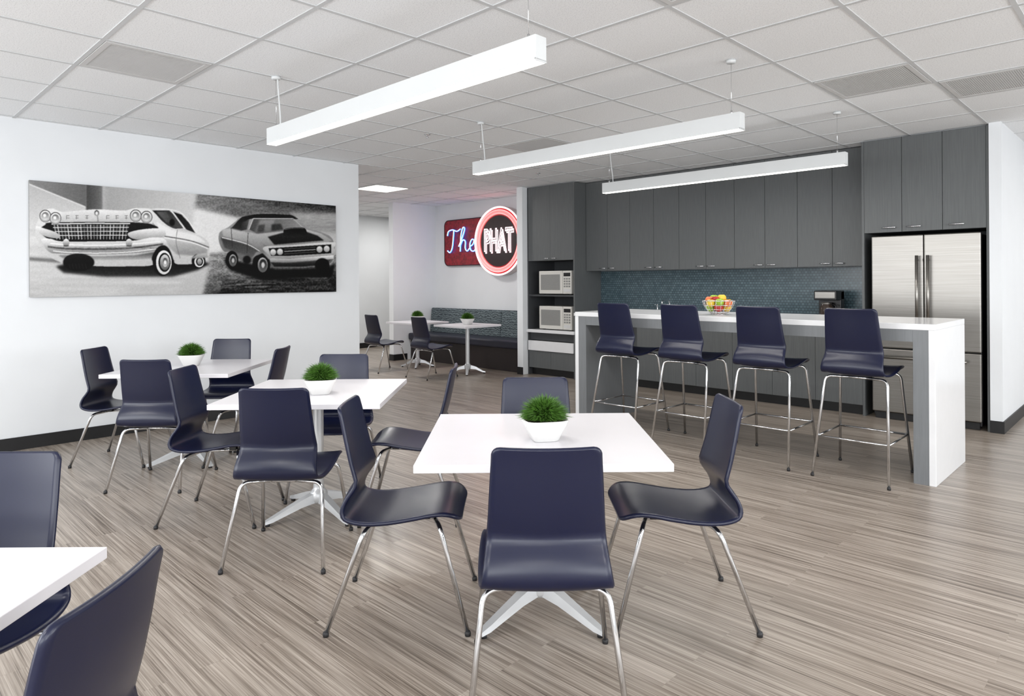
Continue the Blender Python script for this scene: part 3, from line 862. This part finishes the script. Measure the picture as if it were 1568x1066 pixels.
for cx, cy in ((416, 386.4), (426.5, 385.8), (487, 382), (498, 381.2)): ell(cx, cy, 4.9, 5.2, 150, b=.3); ell(cx, cy, 4.0, 4.3, 250, 170, b=.3)
line([(433, 385.4), (481, 382.4)], 1.6, 150, b=.3); line([(433, 381.6), (481, 378.8)], .8, 110, b=.3); line([(433, 389.2), (481, 386)], .8, 110, b=.3)
draw([(405, 396), (440, 396.5), (509, 391), (509, 396.5), (440, 402), (408, 401.5)], 252, 140, 90, b=.4)
draw([(412, 402), (440, 403), (504, 398), (498, 405), (460, 408.5), (418, 408.5)], 80, 26, 90, b=.6)
ell(398, 405, 13.5, 18.5, 10, b=.6); ell(400, 406, 7.8, 11.5, 200, 96, b=.4); ell(400.5, 406, 5.8, 9, 46, 110, b=.5); ell(400.5, 406, 2.6, 4.4, 210, b=.5)
ell(353, 398, 9.5, 13.5, 12, b=.6); ell(354.5, 399, 6, 9.4, 180, 96, b=.4); ell(354.8, 399, 4.4, 7.2, 50, 110, b=.4); ell(354.8, 399, 2, 3.4, 200, b=.4)
ell(491, 407, 11, 11.5, 10, b=.7); ell(376, 398, 6, 6, 14, b=1)
draw([(384, 396), (390, 386), (402, 384), (412, 394), (410, 398), (400, 388), (390, 392)], 130, 180, 90, b=.8)
IMG = IMG + (rng.rand(IH, IW)-.5)*14 + NF*10
IMG = np.clip((IMG-134)*1.14+126, 2, 250)

NY_, NZ_ = 880, 300
ys = np.linspace(PY0, PY1, NY_); zs = np.linspace(PZ0, PZ1, NZ_)
YY, ZZ = np.meshgrid(ys, zs)
# print drawing coordinates of each canvas point (flat homography of the artwork onto the canvas)
dep = Fv.x*XL+Fv.y*YY; rig = Rv.x*XL+Rv.y*YY
pxx = 784+1035*rig/dep; pyy = 430-1035*(ZZ-1.35)/dep-.0065*(pxx-784)
fx = np.clip((pxx-AX)*SS-.5, 0, IW-1.001); fyy = np.clip((pyy-AY)*SS-.5, 0, IH-1.001)
xi = fx.astype(int); yi = fyy.astype(int); tx = fx-xi; ty = fyy-yi
val = (IMG[yi, xi]*(1-tx)+IMG[yi, xi+1]*tx)*(1-ty)+(IMG[yi+1, xi]*(1-tx)+IMG[yi+1, xi+1]*tx)*ty
vl = (val/255.0)*.97
vl = np.where(vl <= .04045, vl/12.92, ((vl+.055)/1.055)**2.4)
me = bpy.data.meshes.new('print_mesh')
co = np.stack([np.full(YY.size, XF), YY.ravel(), ZZ.ravel()], 1)
ii = np.arange(NZ_*NY_).reshape(NZ_, NY_)
fa = np.stack([ii[:-1, :-1].ravel(), ii[:-1, 1:].ravel(), ii[1:, 1:].ravel(), ii[1:, :-1].ravel()], 1)
n0 = len(co)
bx = [(x, y, z) for x in (XL+.001, XF-.0006) for y in (PY0, PY1) for z in (PZ0, PZ1)]
bf = [(0, 1, 3, 2), (4, 6, 7, 5), (0, 4, 5, 1), (2, 3, 7, 6), (0, 2, 6, 4), (1, 5, 7, 3)]
me.from_pydata([tuple(c) for c in co]+bx, [], [tuple(f) for f in fa]+[tuple(i+n0 for i in f) for f in bf])
ca = me.color_attributes.new('print', 'FLOAT_COLOR', 'POINT')
buf = np.ones((n0+8, 4), np.float32); buf[:n0, 0] = vl.ravel(); buf[:n0, 1] = vl.ravel(); buf[:n0, 2] = vl.ravel(); buf[n0:, :3] = .35
ca.data.foreach_set('color', buf.ravel())
m, nt, b = nodes_mat('black_and_white_print')
at = nt.nodes.new('ShaderNodeVertexColor'); at.layer_name = 'print'
nt.links.new(at.outputs['Color'], b.inputs['Base Color']); b.inputs['Roughness'].default_value = .6
b.inputs['Specular IOR Level'].default_value = .15
me.materials.append(m)
place(me, 'car_photo_canvas_print')

# ------------------------------------------------------------------ neon signs
M_red = mat('sign_red', (140, 16, 30), .45, var=(.5, (22, 22, 22)))
M_redb = mat('sign_red_bright', (176, 30, 40), .4, var=(.3, (14, 14, 14)))
M_sblack = mat('sign_black', (34, 18, 22), .4, var=(.3, (14, 14, 14)))
M_nblue = mat('neon_blue', (60, 110, 220), .3, emit=(70, 130, 255), estr=3.0)
M_nwhite = mat('neon_white', (235, 220, 220), .3, emit=(255, 222, 228), estr=1.6)
M_npink = mat('neon_pink', (255, 170, 170), .3, emit=(255, 120, 120), estr=1.8)
M_cream = mat('sign_cream', (214, 204, 202), .5, var=(.05, (14, 14, 14)))
def disc(mb, cx, cz, r, y0, y1, m, seg=64):
    R = Matrix.Translation((cx, 0, cz)) @ Matrix.Rotation(D(90), 4, 'X')
    mb.lathe([(.0005, -y0), (r, -y0), (r, -y1), (.0005, -y1)], m, seg, R, smooth=False)
mb = MB()
rx0, rx1, rz0, rz1, rr = -9.20, -8.10, 1.62, 2.41, .10
pts = []
for (cx, cz, a0) in ((rx1-rr, rz1-rr, 0), (rx0+rr, rz1-rr, 90), (rx0+rr, rz0+rr, 180), (rx1-rr, rz0+rr, 270)):
    for i in range(9):
        a = D(a0+i*90/8); pts.append((cx+rr*math.cos(a), cz+rr*math.sin(a)))
n = len(pts)
V = [(x, 7.70, z) for x, z in pts]+[(x, 7.745, z) for x, z in pts]
mb.add(V, [tuple(range(n))]+[tuple(range(n, 2*n))[::-1]]+[(i, (i+1) % n, n+(i+1) % n, n+i) for i in range(n)], M_red)
mb.tube([(x, 7.70, z) for x, z in pts], .008, M_sblack, 6, closed=True)
def stroke(pts, m, r, x0, z0, sx, sz, y):
    P = catmull([(x0+p[0]*sx, y, z0+p[1]*sz) for p in pts], 6); mb.tube(P, r, m, 8)
S = dict(x0=-9.10, z0=1.84, sx=.78, sz=.42, y=7.672)
for (dxo, mm, rr_) in ((0, M_nblue, .012), (.006, M_nwhite, .005)):
    S['x0'] = -9.10; S['y'] = 7.672-dxo*1.8
    stroke([(.02, .72), (.06, .90), (.20, .95), (.34, .88), (.46, .96)], mm, rr_, **S)
    stroke([(.24, .92), (.22, .60), (.18, .20), (.10, .02), (.02, .10)], mm, rr_, **S)
    stroke([(.40, .25), (.52, .60), (.60, .95), (.54, 1.0), (.48, .70), (.46, .30), (.45, .04)], mm, rr_, **S)
    stroke([(.46, .30), (.54, .50), (.62, .44), (.62, .16), (.68, .05), (.76, .16)], mm, rr_, **S)
    stroke([(.76, .22), (.86, .30), (.90, .46), (.83, .50), (.77, .32), (.80, .08), (.90, .04), (1.0, .20)], mm, rr_, **S)
cx, cz, r = -7.735, 1.99, .555
disc(mb, cx, cz, r, 7.60, 7.745, M_cream)
disc(mb, cx, cz, r-.03, 7.598, 7.61, M_redb)
disc(mb, cx, cz, r*.89, 7.5965, 7.61, M_cream)
disc(mb, cx, cz, r*.77, 7.595, 7.61, M_redb)
disc(mb, cx, cz, r*.74, 7.5935, 7.61, M_sblack)
def circ(rad, y, tr, m): mb.tube([(cx+rad*math.cos(D(a)), y, cz+rad*math.sin(D(a))) for a in range(0, 360, 6)], tr, m, 8, closed=True)
circ(r-.012, 7.585, .013, M_nwhite); circ(r*.80, 7.580, .009, M_npink); circ(r*.895, 7.583, .010, M_npink)
def font_mesh(body, size, depth, fill):
    cu = bpy.data.curves.new('t', 'FONT'); cu.body = body; cu.size = size; cu.align_x = 'CENTER'; cu.align_y = 'CENTER'
    cu.fill_mode = 'NONE' if not fill else 'BOTH'
    if fill: cu.extrude = depth
    else: cu.bevel_depth = depth; cu.bevel_resolution = 2
    ob = bpy.data.objects.new('t', cu); scene.collection.objects.link(ob)
    bpy.context.view_layer.update()
    dg = bpy.context.evaluated_depsgraph_get(); ev = ob.evaluated_get(dg); me = ev.to_mesh()
    V = [v.co.copy() for v in me.vertices]; F = [tuple(p.vertices) for p in me.polygons]
    ev.to_mesh_clear(); bpy.data.objects.remove(ob)
    return V, F
try:
    V, F = font_mesh('PHAT', .30, .0055, False)
    for (ox, oz, mm) in ((0, 0, M_nwhite), (.028, -.03, M_nwhite)):
        R = Matrix.Translation((cx+.0+ox, 7.578, cz+oz)) @ Matrix.Rotation(D(90), 4, 'X') @ Matrix.Diagonal((.88, 1.75, 1, 1))
        mb.add(V, F, mm, True, R)
except Exception as e:
    print('font', e)
mb.obj('neon_wall_sign')

# ------------------------------------------------------------------ lighting
def area(name, loc, rot, sx, sy, e, col=(1, 1, 1)):
    ld = bpy.data.lights.new(name, 'AREA'); ld.shape = 'RECTANGLE'; ld.size = sx; ld.size_y = sy; ld.energy = e; ld.color = col
    o = bpy.data.objects.new(name, ld); o.location = loc; o.rotation_euler = rot; scene.collection.objects.link(o); return o
area('window_daylight', (XE-.02, 4.5, 1.6), (0, D(90), 0), 1.6, 4.1, 120, (.96, .98, 1))
area('window_daylight', (XE-.02, -.5, 1.6), (0, D(90), 0), 1.6, 3.7, 110, (.96, .98, 1))
area('window_daylight', (-4.3, YS+.02, 1.6), (D(90), 0, 0), 3.7, 1.6, 108, (.96, .98, 1))
area('window_daylight', (.9, YS+.02, 1.6), (D(90), 0, 0), 4.5, 1.6, 115, (.96, .98, 1))
w = bpy.data.worlds.new('world'); scene.world = w; w.use_nodes = True
w.node_tree.nodes['Background'].inputs[0].default_value = (.92, .96, 1, 1)
w.node_tree.nodes['Background'].inputs[1].default_value = 1.2

# ------------------------------------------------------------------ camera
cd = bpy.data.cameras.new('camera'); cam = bpy.data.objects.new('camera', cd); scene.collection.objects.link(cam)
cd.sensor_width = 36; cd.sensor_fit = 'HORIZONTAL'; cd.lens = 36*1035/1568
cd.shift_y = -103/1568; cd.clip_start = .05
cam.matrix_world = Matrix.Translation((0, 0, H)) @ Matrix.Rotation(YAW, 4, 'Z') @ Matrix.Rotation(D(90), 4, 'X') @ Matrix.Rotation(D(-.37), 4, 'Z')
scene.camera = cam
